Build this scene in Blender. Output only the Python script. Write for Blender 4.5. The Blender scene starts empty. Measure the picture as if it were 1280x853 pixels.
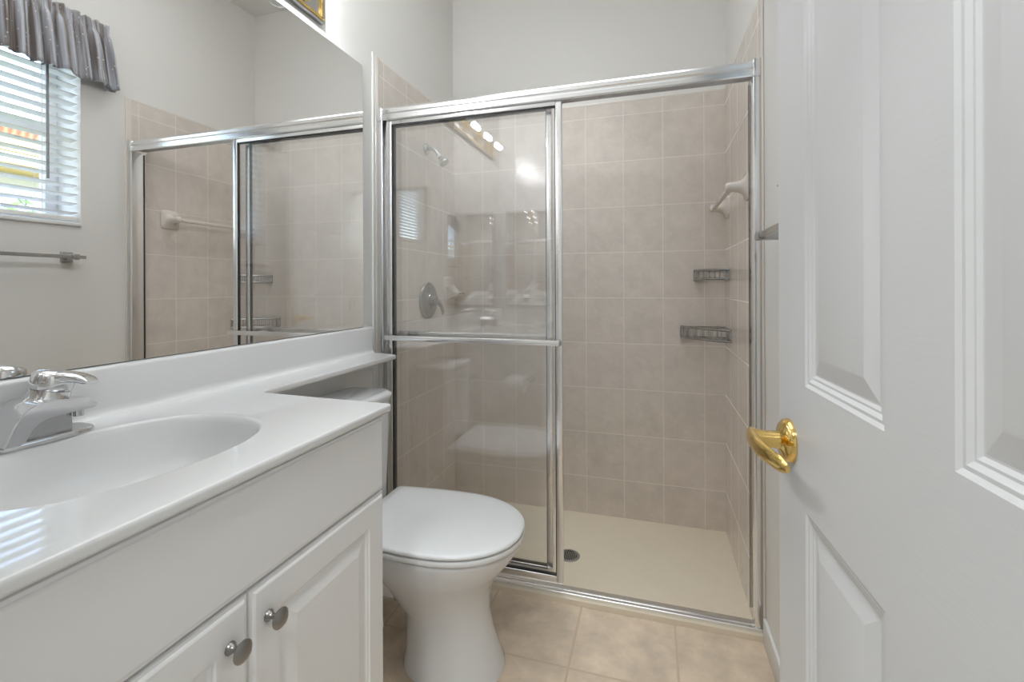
import bpy, bmesh, math, random
from mathutils import Vector, Matrix
random.seed(4)
S = bpy.context.scene
COL = S.collection
PI = math.pi

# ------------------------------------------------------------------ camera, world, light, exposure
cam_d = bpy.data.cameras.new('camera'); cam = bpy.data.objects.new('camera', cam_d); COL.objects.link(cam)
S.camera = cam
FPX = 581.49
cam_d.sensor_fit = 'HORIZONTAL'; cam_d.sensor_width = 36.0
cam_d.lens = FPX / 1280 * 36.0
cam_d.shift_x = 0.0
cam_d.shift_y = (357.37 - 426.5) / 1280.0
cam_d.clip_start = 0.02
cam.location = (1.1561, 0.0, 1.215)
cam.rotation_euler = (Matrix.Rotation(0.2927, 3, 'Z') @ Matrix.Rotation(PI/2, 3, 'X') @ Matrix.Rotation(-0.0035, 3, 'Z')).to_euler()

VANITY_BULB = 290.0      # emission strengths / watts of the vanity bulbs and the added fill lamps
CEILING_FILL_W = 6.2
SHOWER_FILL_W = 2.5
SKY = 1.9
SUN = 5.0
FILL_COL = (0.93, 0.975, 1.0)
HALL_FILL_W = 38.0
W = bpy.data.worlds.new('sky'); S.world = W; W.use_nodes = True
nt = W.node_tree
sky = nt.nodes.new('ShaderNodeTexSky'); sky.sky_type = 'NISHITA'
sky.sun_disc = False; sky.sun_elevation = math.radians(50); sky.sun_rotation = math.radians(200)
sky.air_density = 1.0; sky.dust_density = 2.0
bgn = nt.nodes['Background']; bgn.inputs['Strength'].default_value = SKY
hz = nt.nodes.new('ShaderNodeMix'); hz.data_type = 'RGBA'; hz.inputs[0].default_value = 0.3      # thin bright haze over the blue
hz.inputs[7].default_value = (1.0, 1.0, 1.0, 1)
nt.links.new(sky.outputs[0], hz.inputs[6]); nt.links.new(hz.outputs[2], bgn.inputs[0])

def sun(name, e, col, rot, ang=0.02):
    d = bpy.data.lights.new(name, 'SUN'); d.energy = e; d.color = col; d.angle = ang
    o = bpy.data.objects.new(name, d); o.rotation_euler = rot; COL.objects.link(o)
sun('sun', SUN, (1.0, 0.95, 0.88), (math.radians(42), 0, math.radians(-75)))

S.view_settings.view_transform = 'Standard'
S.view_settings.look = 'None'
S.view_settings.exposure = 0.08
S.view_settings.gamma = 1.0
S.view_settings.use_curve_mapping = False
S.cycles.max_bounces = 14
S.cycles.transparent_max_bounces = 24
S.cycles.glossy_bounces = 8
S.cycles.diffuse_bounces = 6
S.cycles.caustics_reflective = False
S.cycles.caustics_refractive = False
S.cycles.sample_clamp_indirect = 6.0

# ------------------------------------------------------------------ materials
def lin(c):
    c = c / 255.0
    return c/12.92 if c <= 0.04045 else ((c+0.055)/1.055)**2.4
def rgb(r, g, b): return (lin(r), lin(g), lin(b), 1)

def mat(name, col, rough=0.5, metal=0.0, coat=0.0, spec=0.5):
    m = bpy.data.materials.new(name); m.use_nodes = True
    p = m.node_tree.nodes['Principled BSDF']
    p.inputs['Base Color'].default_value = col
    p.inputs['Roughness'].default_value = rough
    p.inputs['Metallic'].default_value = metal
    p.inputs['Coat Weight'].default_value = coat
    p.inputs['Specular IOR Level'].default_value = spec
    return m
def nd(m, t, **kw):
    n = m.node_tree.nodes.new(t)
    for k, v in kw.items(): setattr(n, k, v)
    return n
def lk(m, a, b): m.node_tree.links.new(a, b)
def bump(m, height, strength=0.2, dist=0.01):
    b = nd(m, 'ShaderNodeBump'); b.inputs['Strength'].default_value = strength; b.inputs['Distance'].default_value = dist
    lk(m, height, b.inputs['Height']); lk(m, b.outputs[0], m.node_tree.nodes['Principled BSDF'].inputs['Normal'])
    return b
def noise(m, scale, vec=None, detail=3.0, rough=0.5):
    n = nd(m, 'ShaderNodeTexNoise'); n.inputs['Scale'].default_value = scale
    n.inputs['Detail'].default_value = detail; n.inputs['Roughness'].default_value = rough
    if vec is not None: lk(m, vec, n.inputs['Vector'])
    return n
def mixc(m, fac, a, b):
    x = nd(m, 'ShaderNodeMix', data_type='RGBA')
    if isinstance(fac, float): x.inputs[0].default_value = fac
    else: lk(m, fac, x.inputs[0])
    for s, v in ((6, a), (7, b)):
        if hasattr(v, 'links') or hasattr(v, 'is_linked'): lk(m, v, x.inputs[s])
        else: x.inputs[s].default_value = v
    return x.outputs[2]

def paint(name, col, rough=0.6, scale=220, strength=0.04):
    m = mat(name, col, rough)
    tc = nd(m, 'ShaderNodeTexCoord'); n = noise(m, scale, tc.outputs['Object'])
    bump(m, n.outputs['Fac'], strength, 0.002)
    return m

def tile(name, axis_u, off, size, mortar, c1, c2, cg, rough, axis_v='Z', mott=(14, 0.35), bumpy=0.05, wob=26):
    """Stack-bonded tiles laid out in object coordinates on two chosen axes."""
    m = mat(name, c1, rough)
    p = m.node_tree.nodes['Principled BSDF']
    tc = nd(m, 'ShaderNodeTexCoord'); sp = nd(m, 'ShaderNodeSeparateXYZ'); lk(m, tc.outputs['Object'], sp.inputs[0])
    cb = nd(m, 'ShaderNodeCombineXYZ')
    for k, ax in enumerate((axis_u, axis_v)):
        s = nd(m, 'ShaderNodeMath', operation='SUBTRACT'); lk(m, sp.outputs[ax], s.inputs[0]); s.inputs[1].default_value = off[k] - 40*size[k]
        lk(m, s.outputs[0], cb.inputs[k])
    br = nd(m, 'ShaderNodeTexBrick', offset=0.0, squash=1.0)
    lk(m, cb.outputs[0], br.inputs['Vector'])
    br.inputs['Color1'].default_value = c1; br.inputs['Color2'].default_value = c2; br.inputs['Mortar'].default_value = cg
    br.inputs['Scale'].default_value = 1.0; br.inputs['Mortar Size'].default_value = mortar
    br.inputs['Mortar Smooth'].default_value = 0.25; br.inputs['Bias'].default_value = 0.0
    br.inputs['Brick Width'].default_value = size[0]; br.inputs['Row Height'].default_value = size[1]
    n1 = noise(m, mott[0], tc.outputs['Object'], 5.0, 0.65)
    ramp = nd(m, 'ShaderNodeMapRange'); lk(m, n1.outputs['Fac'], ramp.inputs[0])
    ramp.inputs[1].default_value = 0.3; ramp.inputs[2].default_value = 0.7
    ramp.inputs[3].default_value = 1.0 - mott[1]*0.25; ramp.inputs[4].default_value = 1.0 + mott[1]*0.12
    hv = nd(m, 'ShaderNodeVectorMath', operation='SCALE'); lk(m, br.outputs['Color'], hv.inputs[0]); lk(m, ramp.outputs[0], hv.inputs['Scale'])
    lk(m, mixc(m, br.outputs['Fac'], hv.outputs[0], cg), p.inputs['Base Color'])
    rr = nd(m, 'ShaderNodeMapRange'); lk(m, br.outputs['Fac'], rr.inputs[0]); rr.inputs[3].default_value = rough; rr.inputs[4].default_value = 0.8
    lk(m, rr.outputs[0], p.inputs['Roughness'])
    n2 = noise(m, wob, tc.outputs['Object'], 2.0, 0.5)
    ad = nd(m, 'ShaderNodeMath', operation='MULTIPLY_ADD')
    lk(m, br.outputs['Fac'], ad.inputs[0]); ad.inputs[1].default_value = -0.6
    ml = nd(m, 'ShaderNodeMath', operation='MULTIPLY'); lk(m, n2.outputs['Fac'], ml.inputs[0]); ml.inputs[1].default_value = bumpy * 10
    lk(m, ml.outputs[0], ad.inputs[2])
    bump(m, ad.outputs[0], 0.35, 0.0025)
    return m

TW, TH, ZR = 0.2040, 0.2486, 2.1416
tc1, tc2, tcg = rgb(226, 217, 208), rgb(222, 213, 204), rgb(235, 227, 218)
M = {}
M['wall'] = paint('wall_paint', rgb(235, 233, 229))
M['ceil'] = paint('ceiling_paint', rgb(226, 225, 222), 0.8)
M['tile_back'] = tile('shower_tile_back', 'X', (-0.0123, ZR), (TW, TH), 0.0024, tc1, tc2, tcg, 0.12, bumpy=0.11, wob=48)
M['tile_side'] = tile('shower_tile_side', 'Y', (1.83, ZR), (TW, TH), 0.0024, tc1, tc2, tcg, 0.12, bumpy=0.11, wob=48)
M['tile_floor'] = tile('floor_tile', 'X', (0.897, 1.465), (0.333, 0.333), 0.0042, rgb(218, 200, 178), rgb(213, 195, 173), rgb(199, 179, 155), 0.32, axis_v='Y', mott=(9, 1.0), bumpy=0.02)
M['bullnose'] = mat('bullnose_tile', rgb(228, 220, 211), 0.18)
M['trimwhite'] = mat('white_caulk_trim', rgb(228, 227, 223), 0.4)
M['threshold'] = mat('threshold_stone', rgb(224, 211, 190), 0.35)
M['cabinet'] = paint('cabinet_white', rgb(240, 240, 240), 0.38, 300, 0.015)
M['marble'] = mat('cultured_marble', rgb(228, 228, 227), 0.035, 0, 0.0)
M['china'] = mat('white_china', rgb(224, 225, 226), 0.08, 0, 0.3)
M['seat'] = mat('white_seat_plastic', rgb(231, 232, 232), 0.15)
M['chrome'] = mat('chrome', (0.70, 0.70, 0.71, 1), 0.06, 1)
M['alu'] = mat('polished_aluminium', (0.86, 0.86, 0.865, 1), 0.21, 1)
M['alu_dark'] = mat('dark_rubber_seal', rgb(38, 38, 38), 0.5)
M['nickel'] = mat('brushed_nickel', (0.31, 0.30, 0.285, 1), 0.28, 1)
M['steel'] = mat('satin_steel', (0.50, 0.50, 0.50, 1), 0.25, 1)
M['wire'] = mat('plated_wire', (0.46, 0.46, 0.46, 1), 0.2, 1)
M['brass'] = mat('polished_brass', (0.83, 0.58, 0.20, 1), 0.10, 1)
M['mirror'] = mat('mirror_silver', (0.93, 0.925, 0.91, 1), 0.0, 1)
M['mirror_edge'] = mat('mirror_edge', rgb(120, 122, 120), 0.3)
M['slat'] = mat('blind_slat_white', rgb(246, 245, 242), 0.4)
M['vinyl'] = mat('window_vinyl', rgb(236, 236, 235), 0.4)
M['wand'] = mat('grey_plastic', rgb(140, 140, 140), 0.3)
M['ceramic'] = mat('beige_ceramic', rgb(220, 212, 204), 0.1, 0, 0.3)
M['paper'] = mat('tissue_paper', rgb(240, 240, 238), 0.9)
M['dark'] = mat('dark_void', rgb(24, 24, 24), 0.6)
M['carpet'] = paint('carpet_grey', rgb(182, 182, 182), 0.95, 400, 0.5)
M['stucco'] = paint('stucco_pale', rgb(214, 222, 230), 0.9, 30, 0.2)
M['fascia'] = mat('painted_fascia', rgb(222, 190, 130), 0.6)
M['leaf'] = mat('green_leaf', rgb(86, 112, 60), 0.6)
M['twig'] = mat('brown_twig', rgb(90, 70, 50), 0.8)
M['ground'] = paint('lawn', rgb(120, 130, 90), 0.95, 20, 0.3)

def roof_mat():
    m = mat('clay_roof_tile', rgb(206, 140, 110), 0.7)
    tc = nd(m, 'ShaderNodeTexCoord'); w = nd(m, 'ShaderNodeTexWave', wave_type='BANDS', bands_direction='Y')
    w.inputs['Scale'].default_value = 3.0; lk(m, tc.outputs['Object'], w.inputs['Vector'])
    lk(m, mixc(m, w.outputs['Fac'], rgb(178, 116, 92), rgb(222, 160, 128)), m.node_tree.nodes['Principled BSDF'].inputs['Base Color'])
    bump(m, w.outputs['Fac'], 0.6, 0.03)
    return m
M['roof'] = roof_mat()

def shower_pan_mat():
    """Sand coloured pan tile with faint diagonal joints."""
    m = mat('shower_pan', rgb(222, 212, 192), 0.35)
    p = m.node_tree.nodes['Principled BSDF']
    tc = nd(m, 'ShaderNodeTexCoord'); mp = nd(m, 'ShaderNodeMapping'); lk(m, tc.outputs['Object'], mp.inputs[0])
    mp.inputs['Rotation'].default_value = (0, 0, math.radians(45)); mp.inputs['Location'].default_value = (9.03, 8.08, 0)
    br = nd(m, 'ShaderNodeTexBrick', offset=0.0); lk(m, mp.outputs[0], br.inputs['Vector'])
    for k, v in (('Scale', 1.0), ('Mortar Size', 0.003), ('Mortar Smooth', 0.8), ('Brick Width', 0.333), ('Row Height', 0.333), ('Bias', 0.0)): br.inputs[k].default_value = v
    br.inputs['Color1'].default_value = rgb(219, 207, 185); br.inputs['Color2'].default_value = rgb(217, 205, 184); br.inputs['Mortar'].default_value = rgb(226, 216, 197)
    n = noise(m, 11, tc.outputs['Object'], 5.0, 0.6)
    lk(m, mixc(m, n.outputs['Fac'], br.outputs['Color'], rgb(225, 214, 194)), p.inputs['Base Color'])
    bump(m, n.outputs['Fac'], 0.1, 0.003)
    return m
M['pan'] = shower_pan_mat()

def door_mat():
    m = mat('door_paint', rgb(233, 233, 233), 0.42)
    tc = nd(m, 'ShaderNodeTexCoord'); mp = nd(m, 'ShaderNodeMapping'); lk(m, tc.outputs['Object'], mp.inputs[0])
    mp.inputs['Scale'].default_value = (1, 0.10, 1)
    n = noise(m, 230, mp.outputs[0], 2.0, 0.5)
    bump(m, n.outputs['Fac'], 0.11, 0.0012)
    return m
M['door'] = door_mat()

def glass_mat(name, tint, ior=1.5, gain=1.0):
    m = bpy.data.materials.new(name); m.use_nodes = True
    t = m.node_tree; t.nodes.clear()
    out = t.nodes.new('ShaderNodeOutputMaterial'); mx = t.nodes.new('ShaderNodeMixShader')
    tr = t.nodes.new('ShaderNodeBsdfTransparent'); gl = t.nodes.new('ShaderNodeBsdfGlossy')
    tr.inputs[0].default_value = tint; gl.inputs[0].default_value = (gain, gain, gain, 1); gl.inputs['Roughness'].default_value = 0.0
    # Schlick reflectance from the angle between the surface and the ray, the same from both sides of the pane
    f0 = ((ior-1)/(ior+1))**2
    ge = t.nodes.new('ShaderNodeNewGeometry'); dt = t.nodes.new('ShaderNodeVectorMath'); dt.operation = 'DOT_PRODUCT'
    t.links.new(ge.outputs['Normal'], dt.inputs[0]); t.links.new(ge.outputs['Incoming'], dt.inputs[1])
    def mth(op, a, b=None):
        n = t.nodes.new('ShaderNodeMath'); n.operation = op
        for i, v in enumerate((a, b)):
            if v is None: continue
            if isinstance(v, (int, float)): n.inputs[i].default_value = v
            else: t.links.new(v, n.inputs[i])
        return n.outputs[0]
    sch = mth('ADD', mth('MULTIPLY', mth('POWER', mth('SUBTRACT', 1.0, mth('ABSOLUTE', dt.outputs['Value'])), 5.0), 1-f0), f0)
    t.links.new(sch, mx.inputs[0]); t.links.new(tr.outputs[0], mx.inputs[1]); t.links.new(gl.outputs[0], mx.inputs[2])
    t.links.new(mx.outputs[0], out.inputs[0])
    return m
M['glass'] = glass_mat('shower_glass', (0.985, 0.987, 0.987, 1), 1.85)
M['pane'] = glass_mat('window_glass', (0.97, 0.98, 0.98, 1), 1.45)

def emit(name, col, s):
    m = mat(name, col, 0.3)
    p = m.node_tree.nodes['Principled BSDF']
    p.inputs['Emission Color'].default_value = col; p.inputs['Emission Strength'].default_value = s
    return m
M['bulb'] = emit('lit_bulb', (0.95, 0.965, 1.0, 1), VANITY_BULB)
M['fill_glow'] = emit('fill_lamp_glow', (0.93, 0.975, 1.0, 1), 0.3)  # faint glow for the faces of the added fill lamps

def fabric_mat():
    m = mat('grey_satin', rgb(150, 146, 144), 0.3)
    p = m.node_tree.nodes['Principled BSDF']
    p.inputs['Sheen Weight'].default_value = 0.3
    tc = nd(m, 'ShaderNodeTexCoord')
    mp = nd(m, 'ShaderNodeMapping'); lk(m, tc.outputs['UV'], mp.inputs[0]); mp.inputs['Scale'].default_value = (1, 0.04, 1)
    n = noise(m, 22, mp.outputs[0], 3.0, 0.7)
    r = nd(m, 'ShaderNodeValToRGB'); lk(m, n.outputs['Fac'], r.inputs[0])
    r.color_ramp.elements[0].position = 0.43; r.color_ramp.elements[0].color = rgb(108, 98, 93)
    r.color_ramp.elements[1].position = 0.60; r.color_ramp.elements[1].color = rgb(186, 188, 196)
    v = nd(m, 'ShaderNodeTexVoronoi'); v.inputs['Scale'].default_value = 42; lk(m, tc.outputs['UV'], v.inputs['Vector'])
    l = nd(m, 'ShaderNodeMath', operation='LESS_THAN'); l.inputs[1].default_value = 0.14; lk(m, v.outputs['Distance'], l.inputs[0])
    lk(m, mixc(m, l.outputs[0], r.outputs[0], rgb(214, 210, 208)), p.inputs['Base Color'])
    w = noise(m, 900, tc.outputs['Object']); bump(m, w.outputs['Fac'], 0.15, 0.001)
    return m
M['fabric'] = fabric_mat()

# ------------------------------------------------------------------ mesh helpers
def V(*a): return Vector(a)
class MB:
    def __init__(s): s.bm = bmesh.new()
    def box(s, x0, x1, y0, y1, z0, z1, bev=0.0, seg=2, mtx=None):
        b = bmesh.new(); bmesh.ops.create_cube(b, size=1.0)
        for v in b.verts: v.co = V(x0 + (v.co.x+.5)*(x1-x0), y0 + (v.co.y+.5)*(y1-y0), z0 + (v.co.z+.5)*(z1-z0))
        if bev > 0:
            bmesh.ops.bevel(b, geom=list(b.edges), offset=bev, segments=seg, affect='EDGES', profile=0.5, clamp_overlap=True)
        return s.add(b, mtx)
    def add(s, b, mtx=None):
        if mtx is not None: bmesh.ops.transform(b, matrix=mtx, verts=b.verts)
        bmesh.ops.recalc_face_normals(b, faces=b.faces)
        me = bpy.data.meshes.new('t'); b.to_mesh(me); b.free(); s.bm.from_mesh(me); bpy.data.meshes.remove(me)
        return s
    def rings(s, rings, cap0=True, cap1=True, closed=False):
        b = bmesh.new(); R = [[b.verts.new(p) for p in r] for r in rings]
        n = len(R[0]); rng = range(len(R)) if closed else range(len(R)-1)
        for i in rng:
            A, B = R[i], R[(i+1) % len(R)]
            for k in range(n): b.faces.new((A[k], A[(k+1) % n], B[(k+1) % n], B[k]))
        if not closed:
            if cap0: b.faces.new(R[0][::-1])
            if cap1: b.faces.new(R[-1])
        return s.add(b)
    def lathe(s, prof, org, axis, n=28):
        """prof: list of (radius, distance along axis)."""
        a = Vector(axis).normalized(); t = a.orthogonal().normalized(); u = a.cross(t); o = Vector(org)
        return s.rings([[o + a*h + (t*math.cos(2*PI*k/n) + u*math.sin(2*PI*k/n))*max(r, 1e-5) for k in range(n)] for r, h in prof])
    def cyl(s, p0, p1, r0, r1=None, n=20):
        p0 = Vector(p0); p1 = Vector(p1); r1 = r0 if r1 is None else r1
        return s.lathe([(r0, 0), (r1, (p1-p0).length)], p0, p1-p0, n)
    def tube(s, pts, r, n=10, closed=False):
        P = [Vector(p) for p in pts]; m = len(P); rs = r if isinstance(r, (list, tuple)) else [r]*m
        R = []; up = None
        for i, p in enumerate(P):
            if closed: d = P[(i+1) % m] - P[i-1]
            else: d = P[min(i+1, m-1)] - P[max(i-1, 0)]
            d.normalize()
            if up is None: up = d.orthogonal().normalized()
            up = (up - d*up.dot(d)); up = up.normalized() if up.length > 1e-6 else d.orthogonal().normalized()
            w = d.cross(up)
            R.append([p + (up*math.cos(2*PI*k/n) + w*math.sin(2*PI*k/n))*rs[i] for k in range(n)])
        return s.rings(R, closed=closed)
    def prism(s, poly, d0, d1, bev=0.0, seg=2):
        """poly: list of 3-D points; extruded from +d0 to +d1 (vectors)."""
        b = bmesh.new(); A = [b.verts.new(Vector(p)+Vector(d0)) for p in poly]; B = [b.verts.new(Vector(p)+Vector(d1)) for p in poly]
        n = len(poly); f0 = b.faces.new(A[::-1]); f1 = b.faces.new(B)
        for k in range(n): b.faces.new((A[k], A[(k+1) % n], B[(k+1) % n], B[k]))
        bmesh.ops.recalc_face_normals(b, faces=b.faces)
        if bev > 0:
            es = [e for e in b.edges if e.calc_face_angle(0) > math.radians(35)]
            bmesh.ops.bevel(b, geom=es, offset=bev, segments=seg, affect='EDGES', clamp_overlap=True)
        return s.add(b)
    def build(s, name, material, parent=None, smooth=True, angle=40, label=None, origin=None):
        me = bpy.data.meshes.new(name)
        if origin is not None: bmesh.ops.translate(s.bm, vec=-Vector(origin), verts=s.bm.verts)
        s.bm.to_mesh(me); s.bm.free()
        me.materials.append(M[material] if isinstance(material, str) else material)
        if smooth:
            me.polygons.foreach_set('use_smooth', [True]*len(me.polygons)); me.set_sharp_from_angle(angle=math.radians(angle))
        o = bpy.data.objects.new(name, me); COL.objects.link(o)
        if origin is not None: o.location = origin
        if parent is not None:
            o.parent = parent
            o.matrix_parent_inverse = PINV[parent.name]
        PINV[o.name] = Matrix.Translation(-Vector(origin)) if origin is not None else Matrix()
        if parent is not None: PINV[o.name] = PINV[o.name].copy()
        if label: o['label'] = label
        return o
PINV = {}
def thing(name, label, cat, loc, group=None):
    o = bpy.data.objects.new(name, None); COL.objects.link(o); o.location = loc; o.empty_display_size = 0.05
    PINV[o.name] = Matrix.Translation(-Vector(loc))
    tag(o, label, cat, group); return o
def tag(o, label, cat, group=None):
    o['label'] = label; o['category'] = cat
    if group: o['group'] = group
    return o
def struct(o):
    o['kind'] = 'structure'; return o
def sbox(name, material, *a, **k):
    parent = k.pop('parent', None)
    return struct(MB().box(*a, **k).build(name, material, parent))
def arc(cx, cy, r, a0, a1, n): return [(cx + r*math.cos(a0+(a1-a0)*i/n), cy + r*math.sin(a0+(a1-a0)*i/n)) for i in range(n+1)]

# ------------------------------------------------------------------ the setting
RW, YB, YF, CH = 1.524, 2.608, 0.10, 3.11         # room width, back wall, front wall, ceiling height
YS = 1.78                                           # shower front plane
ZP = -0.053                                         # shower pan level
sbox('floor', 'tile_floor', -0.12, RW+0.02, -0.02, 1.772, -0.10, 0.0)
sbox('floor_shower', 'pan', -0.02, RW+0.02, 1.79, YB+0.02, -0.12, ZP)
sbox('trim_1', 'threshold', 0.0, RW, 1.757, 1.8255, -0.12, 0.021, bev=0.003)
# left wall (its room face is X = 0)
sbox('wall_left', 'wall', -0.14, 0.0, -0.02, YB+0.12, -0.12, CH)
sbox('wall_back', 'wall', -0.02, RW+0.02, YB, YB+0.12, -0.12, CH)
# right wall with the window opening
WY0, WY1, WZ0, WZ1, WD = 0.95, 1.567, 1.513, 2.45, 0.24
b = MB()
b.box(RW, RW+WD, -0.02, WY0, -0.12, CH); b.box(RW, RW+WD, WY1, YB+0.12, -0.12, CH)
b.box(RW, RW+WD, WY0, WY1, -0.12, WZ0); b.box(RW, RW+WD, WY0, WY1, WZ1, CH)
struct(b.build('wall_right', 'wall', smooth=False))
# front wall with the doorway the camera stands in
DX0, DX1, DZ = 0.64, 1.415, 2.05
b = MB()
b.box(-0.02, DX0, -0.02, YF, 0, CH); b.box(DX1, RW+0.02, -0.02, YF, 0, CH); b.box(DX0, DX1, -0.02, YF, DZ, CH)
struct(b.build('wall_front', 'wall', smooth=False))
sbox('ceiling', 'ceil', -0.14, RW+WD, -0.02, YB+0.12, CH, CH+0.1)
# shower tiling: 8 mm slabs with a rounded top and front edge
ZT = 2.222
sbox('wall_left_tile', 'tile_side', -0.002, 0.008, 1.79, YB, ZP-0.02, ZT-0.004)
sbox('wall_right_tile', 'tile_side', RW-0.008, RW+0.002, 1.79, YB, ZP-0.02, ZT-0.004)
sbox('wall_back_tile', 'tile_back', 0.0, RW, YB-0.008, YB+0.002, ZP-0.02, ZT-0.004)
b = MB(); b.box(0.0, 0.009, 1.765, 1.795, 0.0, ZT, bev=0.004); b.box(0.0, 0.009, 1.79, YB, ZT-0.012, ZT+0.001, bev=0.004)
struct(b.build('trim_2', 'bullnose'))
b = MB(); b.box(RW-0.009, RW, 1.765, 1.795, 0.0, ZT, bev=0.004); b.box(RW-0.009, RW, 1.79, YB, ZT-0.012, ZT+0.001, bev=0.004)
struct(b.build('trim_3', 'bullnose'))
b = MB(); b.box(0.008, RW-0.008, YB-0.009, YB, ZT-0.012, ZT+0.001, bev=0.004)
struct(b.build('trim_4', 'bullnose'))
sbox('trim_5', 'trimwhite', 0.0, 0.007, 1.747, 1.766, 0.0, ZT+0.006, bev=0.002)
sbox('baseboard_right', 'trimwhite', RW-0.012, RW, 0.93, 1.757, 0.0, 0.085, bev=0.004)
sbox('baseboard_left', 'trimwhite', 0.0, 0.012, 0.98, 1.747, 0.0, 0.085, bev=0.004)

# adjoining room behind the camera (seen only in reflections)
HX0, HX1, HY0 = -1.2, 2.2, -3.2
sbox('floor_hall', 'carpet', HX0, HX1, HY0, -0.02, -0.10, -0.002)
sbox('ceiling_hall', 'ceil', HX0, HX1, HY0, -0.02, CH, CH+0.1)
sbox('wall_hall_left', 'wall', HX0-0.1, HX0, HY0, -0.02, 0, CH)
sbox('wall_hall_back', 'wall', HX0, HX1, HY0-0.1, HY0, 0, CH)
b = MB(); b.box(HX0, -0.14, -0.14, -0.02, 0, CH); b.box(RW+WD, HX1, -0.14, -0.02, 0, CH)
struct(b.build('wall_hall_front', 'wall', smooth=False))
HWY0, HWY1, HWZ0, HWZ1 = -2.82, -2.12, 1.85, 2.75
b = MB()
b.box(HX1, HX1+0.14, HY0, HWY0, 0, CH); b.box(HX1, HX1+0.14, HWY1, -0.02, 0, CH)
b.box(HX1, HX1+0.14, HWY0, HWY1, 0, HWZ0); b.box(HX1, HX1+0.14, HWY0, HWY1, HWZ1, CH)
struct(b.build('wall_hall_right', 'wall', smooth=False))
# outside ground
sbox('ground', 'ground', HX1+0.3, 40, -20, 40, -0.4, -0.2)

def window(name, xg, y0, y1, z0, z1, meet=True):
    root = bpy.data.objects.new(name, None); COL.objects.link(root); root.location = (xg, (y0+y1)/2, z0); struct(root)
    PINV[root.name] = Matrix.Translation(-root.location)
    f = MB(); w = 0.05
    f.box(xg-0.02, xg+0.03, y0, y0+w, z0, z1, 0.004); f.box(xg-0.02, xg+0.03, y1-w, y1, z0, z1, 0.004)
    f.box(xg-0.02, xg+0.03, y0+w-.004, y1-w+.004, z0, z0+w, 0.004); f.box(xg-0.02, xg+0.03, y0+w-.004, y1-w+.004, z1-w, z1, 0.004)
    if meet: f.box(xg-0.025, xg+0.02, y0+w-.004, y1-w+.004, (z0+z1)/2-0.02, (z0+z1)/2+0.02, 0.004)
    f.build('window_frame', 'vinyl', root)
    MB().box(xg+0.004, xg+0.008, y0+w-.01, y1-w+.01, z0+w-.01, z1-w+.01).build('window_pane', 'pane', root, smooth=False)
    return root
w1 = window('window_1', RW+0.185, WY0, WY1, WZ0, WZ1)
MB().box(RW-0.012, RW+0.165, WY0+.001, WY1-.001, WZ0-0.004, WZ0+0.014, 0.004).build('window_sill', 'vinyl', w1)
window('window_2', HX1+0.09, HWY0, HWY1, HWZ0, HWZ1, False)

# ------------------------------------------------------------------ bathroom door, standing open along the right wall
TD = math.radians(3.0)
DH = V(1.392, 0.055, 0); DU = V(-math.sin(TD), math.cos(TD), 0); DN = V(-math.cos(TD), -math.sin(TD), 0)
DM = Matrix((( -DN.x, DU.x, 0, DH.x), (-DN.y, DU.y, 0, DH.y), (0, 0, 1, 0), (0, 0, 0, 1)))   # local: x into the leaf, y along it, z up
S0, S1, DT = 0.060, 0.786, 0.035
COLS = [(0.172, 0.374), (0.472, 0.674)]
ROWS = [(0.235, 0.903), (1.075, 1.665), (1.775, 1.925)]
PROF = [(0, 0), (0.0045, 0.0022), (0.0080, 0.0022), (0.0125, 0.0046), (0.0150, 0.0046), (0.0185, 0.0064), (0.0205, 0.0064), (0.042, 0.0018), (0.044, 0.0014)]
b = bmesh.new()
ys = sorted({S0, S1} | {v for c in COLS for v in c}); zs = sorted({0.012, 2.032} | {v for r in ROWS for v in r})
def face_side(x_face, sgn):
    vert = {}
    def vv(y, z):
        if (y, z) not in vert: vert[(y, z)] = b.verts.new((x_face, y, z))
        return vert[(y, z)]
    for i in range(len(ys)-1):
        for k in range(len(zs)-1):
            y0, y1, z0, z1 = ys[i], ys[i+1], zs[k], zs[k+1]
            if (y0, y1) in COLS and (z0, z1) in ROWS:
                prev = [vv(y0, z0), vv(y1, z0), vv(y1, z1), vv(y0, z1)]
                for ins, dep in PROF[1:]:
                    x = x_face + sgn*dep
                    cur = [b.verts.new((x, y0+ins, z0+ins)), b.verts.new((x, y1-ins, z0+ins)), b.verts.new((x, y1-ins, z1-ins)), b.verts.new((x, y0+ins, z1-ins))]
                    for q in range(4): b.faces.new((prev[q], prev[(q+1) % 4], cur[(q+1) % 4], cur[q]))
                    prev = cur
                b.faces.new(prev)
            else: b.faces.new((vv(y0, z0), vv(y1, z0), vv(y1, z1), vv(y0, z1)))
    return vert
A = face_side(0.0, 1); B = face_side(DT, -1)
def edge_strip(pts):
    for p, q in zip(pts, pts[1:]): b.faces.new((A[p], A[q], B[q], B[p]))
edge_strip([(S1, z) for z in zs]); edge_strip([(S0, z) for z in zs]); edge_strip([(y, zs[0]) for y in ys]); edge_strip([(y, zs[-1]) for y in ys])
bmesh.ops.recalc_face_normals(b, faces=b.faces)
me = bpy.data.meshes.new('door_1'); b.to_mesh(me); b.free(); me.materials.append(M['door'])
me.polygons.foreach_set('use_smooth', [True]*len(me.polygons)); me.set_sharp_from_angle(angle=math.radians(12))
door = bpy.data.objects.new('door_1', me); COL.objects.link(door); door.matrix_world = DM; struct(door)
def dpt(s, off, z): return DH + DU*s + DN*off + V(0, 0, z)
def dchild(mb, name, m, parent, label=None):
    o = mb.build(name, m); o.parent = door if parent is None else parent; o.matrix_parent_inverse = DM.inverted()
    if label: o['label'] = label
    return o
KS, KZ = 0.735, 0.981
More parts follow.
